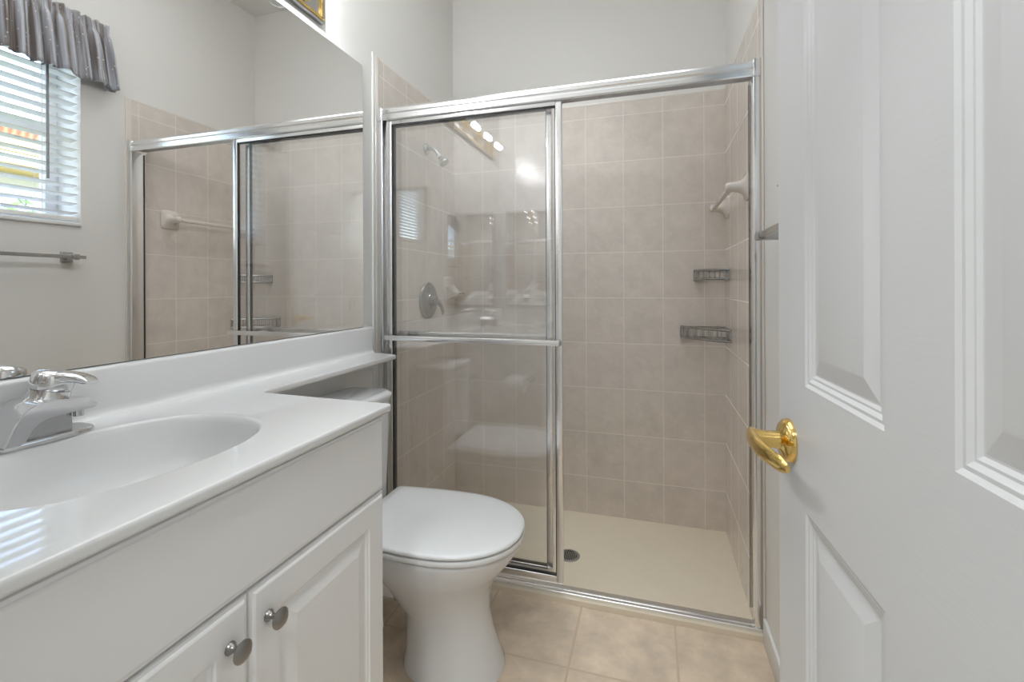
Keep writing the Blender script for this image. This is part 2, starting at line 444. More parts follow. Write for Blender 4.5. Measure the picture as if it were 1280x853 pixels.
ros = dchild(MB().lathe([(0.0325, 0), (0.0325, 0.003), (0.031, 0.007), (0.026, 0.012), (0.017, 0.014), (0.0145, 0.016)], dpt(KS, 0, KZ), DN, 36), 'rose', 'brass', None, 'polished brass round rose')
mb = MB(); mb.lathe([(0.0145, 0.012), (0.013, 0.02), (0.0125, 0.032), (0.014, 0.044), (0.016, 0.052)], dpt(KS, 0, KZ), DN, 24)
R = []
for t in range(11):
    u = t/10; s = KS + 0.020 - 0.135*u; off = 0.050 + 0.006*math.sin(u*PI) - 0.012*u*u; z = KZ + 0.002 - 0.004*u
    hz = 0.0155*(1 - 0.35*u) * (0.55 if t in (0, 10) else 1); ho = 0.0075*(1-0.3*u) * (0.55 if t in (0, 10) else 1)
    R.append([dpt(s, off + ho*math.cos(a), z + hz*math.sin(a)) for a in [2*PI*k/16 for k in range(16)]])
mb.rings(R)
dchild(mb, 'door_handle', 'brass', None, 'polished brass lever handle')
mb = MB(); mb.box(-0.004, 0.0, 0.0, 0.0, 0, 0) if False else None
for z in (0.25, 1.05, 1.80):
    h = MB().cyl(dpt(S0-0.004, 0.004, z-0.045), dpt(S0-0.004, 0.004, z+0.045), 0.006)
    dchild(h, 'hinge', 'brass', None)

# ------------------------------------------------------------------ vanity cabinet
VY0, VY1, VF = YF+0.002, 0.966, 0.530          # ends, carcass front
van = thing('vanity_cabinet', 'white vanity cabinet with raised panel doors and round nickel knobs', 'cabinet', (0.27, 0.53, 0))
b = MB()
b.box(0.002, VF, VY0, VY0+.016, 0.10, 0.915); b.box(0.002, VF, VY1-.016, VY1, 0.10, 0.915); b.box(0.002, VF, VY0+.015, VY1-.015, 0.10, 0.116)
b.box(VF-.018, VF, VY0+.015, VY1-.015, 0.115, 0.915)
b.box(0.002, VF-0.075, VY0, VY1, 0.0, 0.101)
b.build('carcass', 'cabinet', van)
def slab_edge(b, y0, y1, z0, z1, x0, x1, e=0.007):
    """Overlay front with a stepped, eased edge."""
    R = []
    for dx, ins in ((0, 0), (x1-x0-0.007, 0), (x1-x0-0.004, 0.0012), (x1-x0-0.004, 0.006), (x1-x0-0.0015, 0.0075), (x1-x0, 0.010)):
        R.append([V(x0+dx, y0+ins, z0+ins), V(x0+dx, y1-ins, z0+ins), V(x0+dx, y1-ins, z1-ins), V(x0+dx, y0+ins, z1-ins)])
    return R
b = MB(); b.rings(slab_edge(b, VY0+0.004, VY1-0.003, 0.738, 0.908, VF+0.0005, VF+0.0185)); b.build('false_drawer_front', 'cabinet', van, angle=12)
def cab_door(y0, y1, z0, z1, ky):
    R = slab_edge(None, y0, y1, z0, z1, VF+0.0005, VF+0.0185)
    X = VF+0.0185
    for ins, dep in ((0.058, 0), (0.060, 0.0035), (0.064, 0.0035), (0.068, 0.0065), (0.074, 0.0065), (0.098, 0.0010), (0.100, 0.0005)):
        R.append([V(X-dep, y0+ins, z0+ins), V(X-dep, y1-ins, z0+ins), V(X-dep, y1-ins, z1-ins), V(X-dep, y0+ins, z1-ins)])
    d = MB().rings(R).build('door', 'cabinet', van, angle=12)
    k = MB().lathe([(0.0095, -0.001), (0.0095, 0.002), (0.007, 0.005), (0.0048, 0.009), (0.0048, 0.015), (0.0075, 0.019), (0.0145, 0.0215), (0.0163, 0.0235), (0.0163, 0.0255), (0.0125, 0.029), (0.006, 0.0312), (0.0, 0.0317)], (X, ky, 0.673), (1, 0, 0), 28)
    o = k.build('knob', 'nickel', d, label='round brushed nickel knob')
ZD0, ZD1 = 0.115, 0.733
cab_door(0.583, VY1-0.002, ZD0, ZD1, 0.618)
cab_door(0.200, 0.580, ZD0, ZD1, 0.545)
b = MB(); b.rings(slab_edge(b, VY0+0.004, 0.197, ZD0, ZD1, VF+0.0005, VF+0.0185)); b.build('filler_panel', 'cabinet', van, angle=12)

# ------------------------------------------------------------------ countertop with moulded basin, backsplash and shelf over the tank
CZ, CT = 0.935, 0.018
CF, CE = 0.5615, 0.982                 # front edge, end edge
top = thing('vanity_countertop', 'white cultured marble countertop with oval basin and narrow shelf over the toilet tank', 'countertop', (0.28, 0.53, 0.917))
BX, BY, BA, BB = 0.283, 0.575, 0.172, 0.222
def sup(t, e=2.3):
    c, s = math.cos(t), math.sin(t)
    return math.copysign(abs(c)**(2/e), c), math.copysign(abs(s)**(2/e), s)
# outline of the L-shaped slab in plan, counter-clockwise
out = [(0.0, YF+0.001), (CF-0.006, YF+0.001), (CF, YF+0.007), (CF, CE-0.010), (CF-0.003, CE-0.003), (CF-0.010, CE)]
out += [(0.180, CE+0.010), (0.163, CE+0.016), (0.155, CE+0.034)]
SE = 1.690
out += [(0.155, SE-0.012), (0.151, SE-0.004), (0.143, SE+0.001), (0.0, SE+0.032)]
N = 72
ell = [sup(2*PI*k/N) for k in range(N)]
b = bmesh.new()
def loop(vs): return [b.edges.new((vs[i], vs[(i+1) % len(vs)])) for i in range(len(vs))]
def inset_out(d):
    res = []
    n = len(out)
    for i, (x, y) in enumerate(out):
        p, q = Vector(out[i-1]), Vector(out[(i+1) % n]); c = Vector((x, y))
        e1 = (c-p).normalized(); e2 = (q-c).normalized(); n1 = Vector((-e1.y, e1.x)); n2 = Vector((-e2.y, e2.x))
        m = (n1+n2).normalized(); k = d/max(0.4, m.dot(n1)); r = c + m*k
        if x < 1e-6: r.x = 0.0
        res.append(r)
    return res
prof = [(0.0055, CZ), (0.0025, CZ-0.0008), (0.0008, CZ-0.0028), (0.0, CZ-0.006), (0.0, CZ-CT+0.004), (0.003, CZ-CT)]
RO = [[b.verts.new((p.x, p.y, z)) for p in inset_out(d)] for d, z in prof]
for i in range(len(RO)-1):
    n = len(out)
    for k in range(n): b.faces.new((RO[i][k], RO[i][(k+1) % n], RO[i+1][(k+1) % n], RO[i+1][k]))
rim = [b.verts.new((BX + BA*1.03*c, BY + BB*1.02*s, CZ)) for c, s in ell]
e = loop(RO[0]) if False else [b.edges.get((RO[0][i], RO[0][(i+1) % len(out)])) for i in range(len(out))]
bmesh.ops.triangle_fill(b, use_beauty=True, use_dissolve=False, edges=e + loop(rim))
under = [b.verts.new((BX + BA*1.03*c, BY + BB*1.02*s, CZ-CT)) for c, s in ell]
for k in range(N): b.faces.new((rim[k], rim[(k+1) % N], under[(k+1) % N], under[k])) if False else None
e2 = [b.edges.get((RO[-1][i], RO[-1][(i+1) % len(out)])) for i in range(len(out))]
bmesh.ops.triangle_fill(b, use_beauty=True, use_dissolve=False, edges=e2 + loop(under))
for f in [f for f in b.faces if f.calc_area() < 1e-12]: b.faces.remove(f)
bmesh.ops.recalc_face_normals(b, faces=b.faces)
mb = MB(); mb.add(b); sl = mb.build('slab', 'marble', top, angle=30)
for p in sl.data.polygons:
    if abs(p.normal.z) > .9999: p.use_smooth = False
# basin bowl, open at the top
b = bmesh.new(); R = []
for f, z in ((1.032, CZ-0.0002), (1.015, CZ-0.0006), (1.0, CZ-0.002), (0.985, CZ-0.006), (0.965, CZ-0.015), (0.93, CZ-0.04), (0.87, CZ-0.075), (0.78, CZ-0.105), (0.62, CZ-0.128), (0.40, CZ-0.141), (0.16, CZ-0.146), (0.11, CZ-0.148)):
    R.append([b.verts.new((BX + BA*f*c, BY + (BB*f if f > .3 else BA*f*1.0)*s, z)) for c, s in ell])
for A_, B_ in zip(R, R[1:]):
    for k in range(N): b.faces.new((A_[k], A_[(k+1) % N], B_[(k+1) % N], B_[k]))
b.faces.new(R[-1])
bmesh.ops.recalc_face_normals(b, faces=b.faces)
if sum(f.normal.z for f in b.faces) < 0: bmesh.ops.reverse_faces(b, faces=b.faces)
me = bpy.data.meshes.new('t'); b.to_mesh(me); b.free(); mb = MB(); mb.bm.from_mesh(me)
bas = mb.build('basin', 'marble', top, angle=80)
MB().lathe([(0.022, -0.001), (0.022, 0.001), (0.018, 0.003), (0.008, 0.0035), (0, 0.004)], (BX, BY, CZ-0.148), (0, 0, 1)).build('drain', 'chrome', bas, label='chrome basin drain')
# backsplash with a coved foot
pr = [(0.0, CZ-0.002), (0.030, CZ-0.002), (0.030, CZ+0.0005), (0.025, CZ+0.0035), (0.0205, CZ+0.010), (0.0195, CZ+0.020), (0.0195, 1.034), (0.017, 1.0395), (0.012, 1.0425), (0.0, 1.0435)]
MB().prism([(x, 0, z) for x, z in pr], (0, YF+0.001, 0), (0, 1.720, 0)).build('backsplash', 'marble', top, angle=35)

# ------------------------------------------------------------------ basin faucet
FX, FY = 0.075, 0.568
fau = thing('basin_faucet', 'chrome single lever basin faucet at the back of the oval basin', 'faucet', (FX, FY, CZ))
b = MB()
pl = []
for k in range(40):
    c, s = sup(2*PI*k/40, 4.0); pl.append((FX-0.002 + 0.040*c, FY + 0.078*s))
b.rings([[V(x, y, CZ-0.0004) for x, y in pl], [V(x, y, CZ+0.006) for x, y in pl], [V(FX + (x-FX)*.94, FY + (y-FY)*.97, CZ+0.009) for x, y in pl]])
b.build('base_plate', 'chrome', fau)
def yz(l): return [V(0, y, z) for y, z in l]
outer = [(0.498, 0.944), (0.503, 0.957), (0.511, 0.975), (0.520, 0.991), (0.531, 1.003), (0.545, 1.0105), (0.560, 1.0115), (0.600, 1.006), (0.620, 1.004), (0.639, 0.988), (0.637, 0.983), (0.602, 0.981)]
inner = [(0.590, 0.9805), (0.563, 0.980), (0.549, 0.975), (0.538, 0.965), (0.530, 0.950), (0.528, 0.944)]
b = MB(); b.prism(yz(outer + inner), (0.036, 0, 0), (0.118, 0, 0), 0.0022, 2)
b.build('spout', 'chrome', fau, angle=28)
b = MB(); b.prism(yz([(0.528, 0.943), (0.531, 0.955), (0.540, 0.970), (0.552, 0.979), (0.566, 0.984), (0.606, 0.984), (0.608, 0.943)]), (0.038, 0, 0), (0.098, 0, 0), 0.002, 2)
b.build('body', 'steel', fau, angle=28)
b = MB(); b.cyl((0.106, 0.612, 0.988), (0.106, 0.612, 0.970), 0.0085); b.build('aerator', 'chrome', fau)
hub0, ax = V(0.074, 0.578, 0.996), V(0.10, 0.22, 1.0).normalized()
b = MB(); b.lathe([(0.040, 0), (0.035, 0.006), (0.0315, 0.016), (0.0305, 0.028)], hub0, ax, 30); b.build('hub', 'chrome', fau)
b = MB(); b.lathe([(0.027, 0.027), (0.0305, 0.0298), (0.0318, 0.036), (0.0318, 0.052), (0.030, 0.059), (0.024, 0.0635), (0.012, 0.0655), (0, 0.066)], hub0, ax, 30)
R = []
la = V(0.80, 0.42, -0.10).normalized(); ls = la.cross(ax).normalized(); c0 = hub0 + ax*0.0515
for t in range(9):
    u = t/8; c = c0 + la*(0.010 + 0.054*u) + ax*(0.003*math.sin(u*PI)-.004*u*u); wv = 0.0265*(1-0.30*u*u); hh = (0.0125*(1-0.45*u)) * (0.5 if t == 8 else 1)
    R.append([c + ls*(wv*sup(a, 3)[0]) + ax*(hh*sup(a, 3)[1]) for a in [2*PI*k/24 for k in range(24)]])
b.rings(R); b.build('handle', 'chrome', fau, label='chrome lever handle')

# ------------------------------------------------------------------ mirror above the backsplash
wm = thing('wall_mirror', 'large frameless mirror on the wall above the white backsplash', 'mirror', (0.0, 0.89, 1.045))
def rounded_yz(y0, y1, z0, z1, r, x):
    p = []
    for cx_, cz_, a in ((y1-r, z1-r, 0), (y0+r, z1-r, PI/2), (y0+r, z0+r, PI), (y1-r, z0+r, 1.5*PI)):
        p += [V(x, u, v) for u, v in arc(cx_, cz_, r, a, a+PI/2, 6)]
    return p
MB().rings([rounded_yz(YF+0.01, 1.6765, 1.0440, 2.1345, 0.012, 0.0005), rounded_yz(YF+0.01, 1.6765, 1.0440, 2.1345, 0.012, 0.005), rounded_yz(YF+0.012, 1.6745, 1.046, 2.1325, 0.011, 0.006)], cap1=False).build('backing', 'mirror_edge', wm, angle=20)
MB().rings([rounded_yz(YF+0.012, 1.6745, 1.046, 2.1325, 0.011, 0.0035), rounded_yz(YF+0.012, 1.6745, 1.046, 2.1325, 0.011, 0.006)]).build('silvered_glass', 'mirror', wm, smooth=False)
# medicine cabinet on the front wall, seen only as a reflection in the shower glass
mc = thing('medicine_cabinet', 'mirrored medicine cabinet on the wall beside the doorway', 'cabinet', (0.27, YF, 0.95))
MB().box(0.06, 0.45, YF, YF+0.02, 1.06, 1.80, 0.002).build('case', 'steel', mc)
MB().box(0.065, 0.445, YF+0.018, YF+0.024, 1.065, 1.795, 0.002).build('mirror_door', 'mirror', mc)

# ------------------------------------------------------------------ vanity light bar above the mirror
vl = thing('vanity_light', 'brass and chrome vanity light bar with round bulbs above the mirror', 'lamp', (0.0, 0.85, 2.2))
LZ0, LZ1, LY0, LY1 = 2.168, 2.288, 0.30, 1.427
MB().box(0.0, 0.020, LY0, LY1, LZ0, LZ1, 0.003).build('back_plate', 'steel', vl, label='mirror finish back plate')
b = MB()
for z in (LZ0+0.012, LZ1-0.012): b.box(0.019, 0.026, LY0+0.008, LY1-0.008, z-0.005, z+0.005, 0.003)
for y in (LY0+0.02, LY1-0.02): b.box(0.019, 0.026, y-0.005, y+0.005, LZ0+0.008, LZ1-0.008, 0.003)
b.build('brass_border', 'brass', vl, label='polished brass border')
for k in range(5):
    y = LY0 + 0.115 + k*(LY1-LY0-0.23)/4; z = (LZ0+LZ1)/2
    so = MB().lathe([(0.036, -0.001), (0.036, 0.004), (0.030, 0.010), (0.022, 0.014), (0.020, 0.030), (0.022, 0.036), (0.014, 0.036)], (0.020, y, z), (1, 0, 0), 24).build('socket_cup', 'brass', vl, label='polished brass socket cup')
    r = 0.040; cx = 0.020+0.036+r*0.93
    bu = MB().lathe([(0.012, -r*1.02), (0.016, -r*0.93)] + [(r*math.sin(a), -r*math.cos(a)) for a in [0.45+(PI-0.45)*i/14 for i in range(15)]], (cx, y, z), (1, 0, 0), 24).build('bulb', 'pane', vl, angle=80, label='clear glass globe bulb')
    MB().lathe([(.018*math.sin(a), -.018*math.cos(a)) for a in [PI*i/10 for i in range(11)]], (cx-.004, y, z), (1, 0, 0), 16).build('filament', 'bulb', bu, angle=80)

# ------------------------------------------------------------------ added fill lights: ceiling panel, shower and hall
def fill_downlight(name, label, x, y, z, w, r, spread=110, group=None):  # out-of-view fill lamp with a ring and a glowing lens
    c = thing(name, label, 'lamp', (x, y, z), group)
    MB().lathe([(r+0.016, -0.0), (r+0.016, 0.004), (r+0.008, 0.007), (r, 0.004), (r-0.006, 0.0)], (x, y, z), (0, 0, -1), 36).build('trim_ring', 'trimwhite', c)
    MB().lathe([(r-0.004, 0.0005), (r*.5, 0.0016), (0, 0.002)], (x, y, z), (0, 0, -1), 36).build('lens', 'fill_glow', c, angle=80)
    d = bpy.data.lights.new('fill_beam', 'AREA'); d.shape = 'DISK'; d.size = 2*r; d.energy = w; d.color = FILL_COL; d.spread = math.radians(spread)
    o = bpy.data.objects.new('fill_beam', d); COL.objects.link(o); o.location = (x, y, z-0.012); o.parent = c; o.matrix_parent_inverse = PINV[c.name]
lp = thing('fill_panel_light', 'added wide white fill panel on the bathroom ceiling', 'lamp', (0.76, 1.2, CH))  # unseen panel added to even out the room light
PX0, PX1, PY0, PY1 = 0.18, 1.34, 0.30, 2.10
b = MB()
for a in ((PX0-.02, PX0, PY0-.02, PY1+.02), (PX1, PX1+.02, PY0-.02, PY1+.02), (PX0, PX1, PY0-.02, PY0), (PX0, PX1, PY1, PY1+.02)): b.box(*a, CH-.020, CH, .002)
b.build('panel_frame', 'trimwhite', lp)
MB().box(PX0, PX1, PY0, PY1, CH-.010, CH-.004).build('diffuser', 'fill_glow', lp, smooth=False)
d = bpy.data.lights.new('fill_panel_glow', 'AREA'); d.shape = 'RECTANGLE'; d.size = PX1-PX0; d.size_y = PY1-PY0; d.energy = CEILING_FILL_W; d.color = FILL_COL; d.spread = math.radians(125)
o = bpy.data.objects.new('fill_panel_glow', d); COL.objects.link(o); o.location = ((PX0+PX1)/2, (PY0+PY1)/2, CH-.015); o.parent = lp; o.matrix_parent_inverse = PINV[lp.name]
fill_downlight('fill_downlight', 'added round fill light over the shower', 0.76, 2.15, CH, SHOWER_FILL_W, 0.10, 60)  # unseen lamp added to brighten the shower
fill_downlight('fill_downlight', 'added round fill light in the room behind the doorway', 0.9, -1.0, CH, HALL_FILL_W, 0.24, 180)  # unseen lamp added to throw fill through the doorway

# ------------------------------------------------------------------ toilet
TY = 1.395
toi = thing('toilet', 'white two piece toilet with closed lid between vanity and shower', 'toilet', (0.45, TY, 0))
def ring(cx, a, bb, z, n=48, e=2.2, back=None):
    p = []
    for k in range(n):
        c, s = sup(2*PI*k/n, e); x = cx + a*c
        if back is not None: x = max(x, back)
        p.append(V(x, TY + bb*s, z))
    return p
b = MB()
b.rings([ring(*r) for r in ((.535, .168, .128, 0), (.535, .166, .126, .012), (.531, .156, .117, .05), (.5185, .1435, .107, .12), (.511, .141, .107, .175), (.492, .162, .124, .22), (.481, .183, .146, .27),
     (.476, .224, .176, .322), (.474, .262, .196, .365), (.476, .280, .203, .40), (.477, .282, .204, .4125), (.477, .279, .201, .4155), (.477, .245, .170, .4162))])
# rear body carrying the tank, and the foot of the trapway at the wall
def rrect(x0, x1, hw, z, r=.03, n=6):
    p = []
    for cx_, cy_, a in ((x1-r, TY+hw-r, 0), (x0+r, TY+hw-r, PI/2), (x0+r, TY-hw+r, PI), (x1-r, TY-hw+r, 1.5*PI)):
        p += [V(u, v, z) for u, v in arc(cx_, cy_, r, a, a+PI/2, n)]
    return p
b.rings([rrect(.12, .40, .07, .20), rrect(.10, .42, .10, .235), rrect(.06, .45, .135, .31), rrect(.035, .42, .165, .375), rrect(.03, .40, .17, .405), rrect(.034, .39, .165, .411)])
b.rings([rrect(.07, .235, .085, 0.0), rrect(.075, .23, .08, .05), rrect(.085, .235, .07, .19)])
b.build('bowl', 'china', toi, angle=60)
def shrink(p, k, z): return [V(.47 + (v.x-.47)*k, TY + (v.y-TY)*k, z) for v in p]
def lid_outline(g, z):
    """Seat shape: rounded front, straight rear edge at the hinges; g grows or shrinks it."""
    p = []; cx, a, hw = .505, .262+g, .2085+g
    for k in range(33):
        t = -PI/2 + PI*k/32; c, s = sup(t, 2.15); p.append(V(cx + a*c, TY + hw*s, z))
    xr = .222-g
    rear = [(.44, .2085), (.36, .203), (.29, .1965), (.245, .1915), (.229, .188), (.222, .180)]
    p += [V(max(x-g, xr), TY + h+g, z) for x, h in rear]
    p += [V(max(x-g, xr), TY - h-g, z) for x, h in rear[::-1]]
    return p
MB().rings([lid_outline(-.036, .4160), lid_outline(-.034, .4203), lid_outline(-.001, .4205), lid_outline(0, .4225), lid_outline(0, .4325), lid_outline(-.002, .4345), lid_outline(-.034, .4348), lid_outline(-.036, .4404)]).build('seat', 'seat', toi, angle=50)
MB().rings([lid_outline(-.036, .4400), lid_outline(-.001, .4404), lid_outline(0, .4418), lid_outline(.0005, .446), lid_outline(-.003, .4505), lid_outline(-.010, .453), shrink(lid_outline(-.010, 0), .9, .4546), shrink(lid_outline(-.010, 0), .7, .4562), shrink(lid_outline(-.010, 0), .4, .4572), shrink(lid_outline(-.010, 0), .1, .4575)]).build('lid', 'seat', toi, angle=50)
b = MB()
b.rings([rrect(.246, .26, .003, .4155), rrect(.246, .26, .003, .4156)]) if False else None
for s in (-1, 1): MB().box(.235, .262, TY+s*.075-.018, TY+s*.075+.018, .408, .440, .006, 3).build('hinge', 'seat', toi)
b = MB(); b.rings([rrect(.016, .198, .150, .407), rrect(.014, .202, .153, .43), rrect(.012, .208, .164, .70), rrect(.012, .208, .166, .788)]); b.build('tank', 'china', toi, angle=60)
b = MB(); b.rings([rrect(.012, .208, .166, .786, .04), rrect(.008, .218, .176, .791, .05), rrect(.008, .222, .180, .808, .052), rrect(.010, .220, .178, .816, .05), rrect(.016, .212, .170, .8205, .045), rrect(.03, .20, .17, .822, .03)]); b.build('tank_lid', 'china', toi, angle=60)
b = MB(); b.cyl((.215, TY-.13, .72), (.232, TY-.13, .72), .010); b.box(.228, .236, TY-.15, TY-.07, .713, .727, .003); b.build('flush_lever', 'chrome', toi)
# toilet paper holder on the end panel of the vanity (mirrored in the glass)
ph = thing('toilet_paper_holder', 'chrome toilet paper holder on the end of the vanity cabinet', 'holder', (.43, VY1, .65))
for x in (.335, .472):
    b = MB(); b.lathe([(.020, 0), (.019, .005), (.009, .010), (.008, .055), (.011, .062), (0.006, .068)], (x, VY1, .66), (0, 1, 0), 20); b.build('bracket', 'chrome', ph)
MB().cyl((.335, VY1+.055, .66), (.472, VY1+.055, .66), .006).build('roller', 'chrome', ph)
R = []
for r, x in ((.020, .353), (.046, .353), (.047, .356), (.047, .451), (.046, .454), (.020, .454)):
    R.append([V(x, VY1+.055+r*math.cos(2*PI*k/28), .66+r*math.sin(2*PI*k/28) - .013) for k in range(28)])
tag(MB().rings(R, closed=True).build('toilet_paper_roll', 'paper', angle=50), 'white toilet paper roll on the holder at the end of the vanity', 'toilet paper')

# ------------------------------------------------------------------ shower door frame and sliding panels
sf = thing('shower_door_frame', 'polished aluminium shower frame of header, side jambs and floor track', 'shower frame', (.76, 1.80, .021))
X0, X1 = 0.009, RW-0.009
hp = [(1.778, 1.936), (1.776, 1.940), (1.776, 1.954), (1.780, 1.957), (1.780, 1.962), (1.774, 1.967), (1.773, 1.980), (1.777, 1.988), (1.786, 1.992), (1.846, 1.992), (1.846, 1.945), (1.842, 1.945), (1.842, 1.974), (1.784, 1.974), (1.784, 1.936)]
MB().prism([(0, y, z) for y, z in hp], (X0+.022, 0, 0), (X1-.022, 0, 0)).build('header', 'alu', sf, angle=25)
for s, xa, xb in ((0, X0, X0+.024), (1, X1-.024, X1)):
    b = MB()
    b.box(xa, xb, 1.771, 1.855, 1.934, 1.995, .003)
    b.build('header_bracket', 'alu', sf)
    j = MB().box(xa, xb, 1.776, 1.848, .0315, 1.936, .003).build('jamb', 'alu', sf)
    xi = xb if s == 0 else xa-.004
    MB().box(xi+.001, xi+.003, 1.8385, 1.842, .06, 1.93).build('seal', 'alu_dark', j, label='thin dark rubber bumper seal')
tp = [(1.772, .0205), (1.772, .0295), (1.7745, .0320), (1.789, .0325), (1.7905, .0355), (1.7935, .0355), (1.795, .0325), (1.818, .0315), (1.820, .0290), (1.820, .0205)]
MB().prism([(0, y, z) for y, z in tp], (X0, 0, 0), (X1, 0, 0)).build('floor_track', 'alu', sf, angle=25)
def shower_panel(label, x0, x1, y, z0, z1, wl, bar_y, bar_z):
    p = thing('shower_door_panel', label, 'shower door', ((x0+x1)/2, y, z0))
    t = .011
    MB().box(x0+.010, x1-.010, y-.003, y+.003, z0+.010, z1-.010).build('glass_pane', 'glass', p, smooth=False)
    for a, c in ((x0, x0+wl), (x1-wl, x1)):
        b = MB(); b.box(a, c, y-t, y+t, z0, z1, .0035, 3)
        st = b.build('stile', 'alu', p)
    xs0, xs1 = x0+wl-.001, x1-wl+.001
    MB().box(xs0, xs1, y-t, y+t, z1-.030, z1, .003, 2).build('top_rail', 'alu', p)
    MB().box(xs0, xs1, y-t, y+t, z0, z0+.028, .003, 2).build('bottom_rail', 'alu', p)
    b = MB()
    g = .0035
    for a, c in ((xs0, xs0+g), (xs1-g, xs1)): b.box(a, c, y-t*.6, y+t*.6, z0+.026, z1-.028)
    b.box(xs0, xs1, y-t*.6, y+t*.6, z1-.034, z1-.028); b.box(xs0, xs1, y-t*.6, y+t*.6, z0+.026, z0+.032)
    b.build('gasket', 'alu_dark', p, label='black glazing gasket')
    # towel bar
    d = -1 if bar_y < y else 1
    tb = MB().box(x0+.006, x1-.006, bar_y-.004, bar_y+.004, bar_z-.011, bar_z+.011, .003, 2).build('towel_bar', 'alu', p)
    for x in (x0+wl*.5, x1-wl*.5):
        MB().box(x-.010, x+.010, min(y+d*t*.8, bar_y), max(y+d*t*.8, bar_y), bar_z-.012, bar_z+.006, .002).build('bracket', 'steel', tb)
    return p
shower_panel('front sliding glass shower panel with a flat towel bar facing the toilet', .046, .821, 1.797, .052, 1.948, .026, 1.752, .994)
shower_panel('rear sliding glass shower panel stacked behind the front one inside the shower', .040, .776, 1.828, .064, 1.952, .024, 1.872, 1.002)

# ------------------------------------------------------------------ shower fittings
sh = thing('showerhead', 'chrome shower head on a short arm high on the left tiled wall', 'shower head', (.008, 2.235, 1.955))
MB().lathe([(.030, 0), (.030, .003), (.024, .010), (.012, .013)], (.008, 2.235, 1.942), (1, 0, 0)).build('flange', 'steel', sh)
MB().tube([(.010, 2.235, 1.942), (.035, 2.235, 1.943), (.055, 2.235, 1.936), (.070, 2.235, 1.921), (.080, 2.235, 1.906)], .0095, 12).build('arm', 'steel', sh)
MB().lathe([(.009, -.002), (.012, .004), (.013, .014), (.011, .020), (.016, .032), (.026, .050), (.028, .056), (.028, .062), (.022, .064), (0, .064)], (.078, 2.235, 1.908), (.62, 0, -.78), 24).build('spray_head', 'steel', sh)
sv = thing('shower_valve', 'round chrome shower valve with a lever handle on the left tiled wall', 'valve', (.008, 2.25, 1.137))
MB().lathe([(.097, 0), (.097, .006), (.092, .012), (.082, .015), (.070, .013), (.055, .014), (.044, .020), (.040, .028)], (.008, 2.25, 1.137), (1, 0, 0), 40).build('escutcheon', 'nickel', sv)
b = MB(); b.lathe([(.030, .015), (.028, .035), (.026, .050), (.018, .056), (0, .058)], (.008, 2.25, 1.137), (1, 0, 0), 24)
b.tube([(.052, 2.25, 1.137), (.062, 2.262, 1.128), (.070, 2.285, 1.108), (.070, 2.305, 1.075), (.066, 2.31, 1.062)], [.012, .012, .010, .009, .007], 12)
b.build('lever', 'nickel', sv)
# soap dish in the far left corner
sd = thing('soap_dish', 'beige ceramic soap dish on the left tiled wall by the far corner', 'soap dish', (.008, 2.52, 1.15))
b = MB(); b.box(.006, .018, 2.445, 2.592, 1.128, 1.268, .005, 3)
b.build('mounting_plate', 'ceramic', sd)
R = []
for t in range(9):
    u = t/8; x = .014 + .075*u
    zt = 1.175 + .055*(1-u)**2.5; zb = 1.135 + .030*u**1.2; hw = .060*(1-.25*u**2); cy = 2.5185
    if t == 8: zt -= .004; zb += .004
    R.append([V(x, cy-hw, zb), V(x, cy+hw, zb), V(x, cy+hw, zt), V(x, cy+hw*.75, zt+.002), V(x, cy+hw*.6, zt-.012*min(1, u*3)), V(x, cy-hw*.6, zt-.012*min(1, u*3)), V(x, cy-hw*.75, zt+.002), V(x, cy-hw, zt)])
MB().rings(R).build('dish', 'ceramic', sd, angle=50)
# ceramic towel bar on the right shower wall
cb = thing('ceramic_towel_bar', 'beige ceramic towel bar across the right tiled shower wall', 'towel bar', (RW-.008, 2.25, 1.6))
XW = RW-.008
for y in (1.995, 2.515):
    R = []
    for d, h, e in ((-.003, .054, 5), (.006, .054, 5), (.010, .050, 4.5), (.014, .040, 3.5), (.022, .029, 2.8), (.036, .022, 2.3), (.056, .019, 2.1), (.074, .019, 2), (.082, .015, 2), (.085, .007, 2)):
        off = -.002*min(1, max(0, d)/.05)
        R.append([V(XW-d, y + h*sup(2*PI*k/32, e)[0], 1.600 + off + h*sup(2*PI*k/32, e)[1]) for k in range(32)])
    MB().rings(R).build('holder', 'ceramic', cb, angle=60)
MB().box(XW-.074, XW-.056, 1.995, 2.515, 1.588, 1.606, .004, 3).build('bar', 'ceramic', cb)
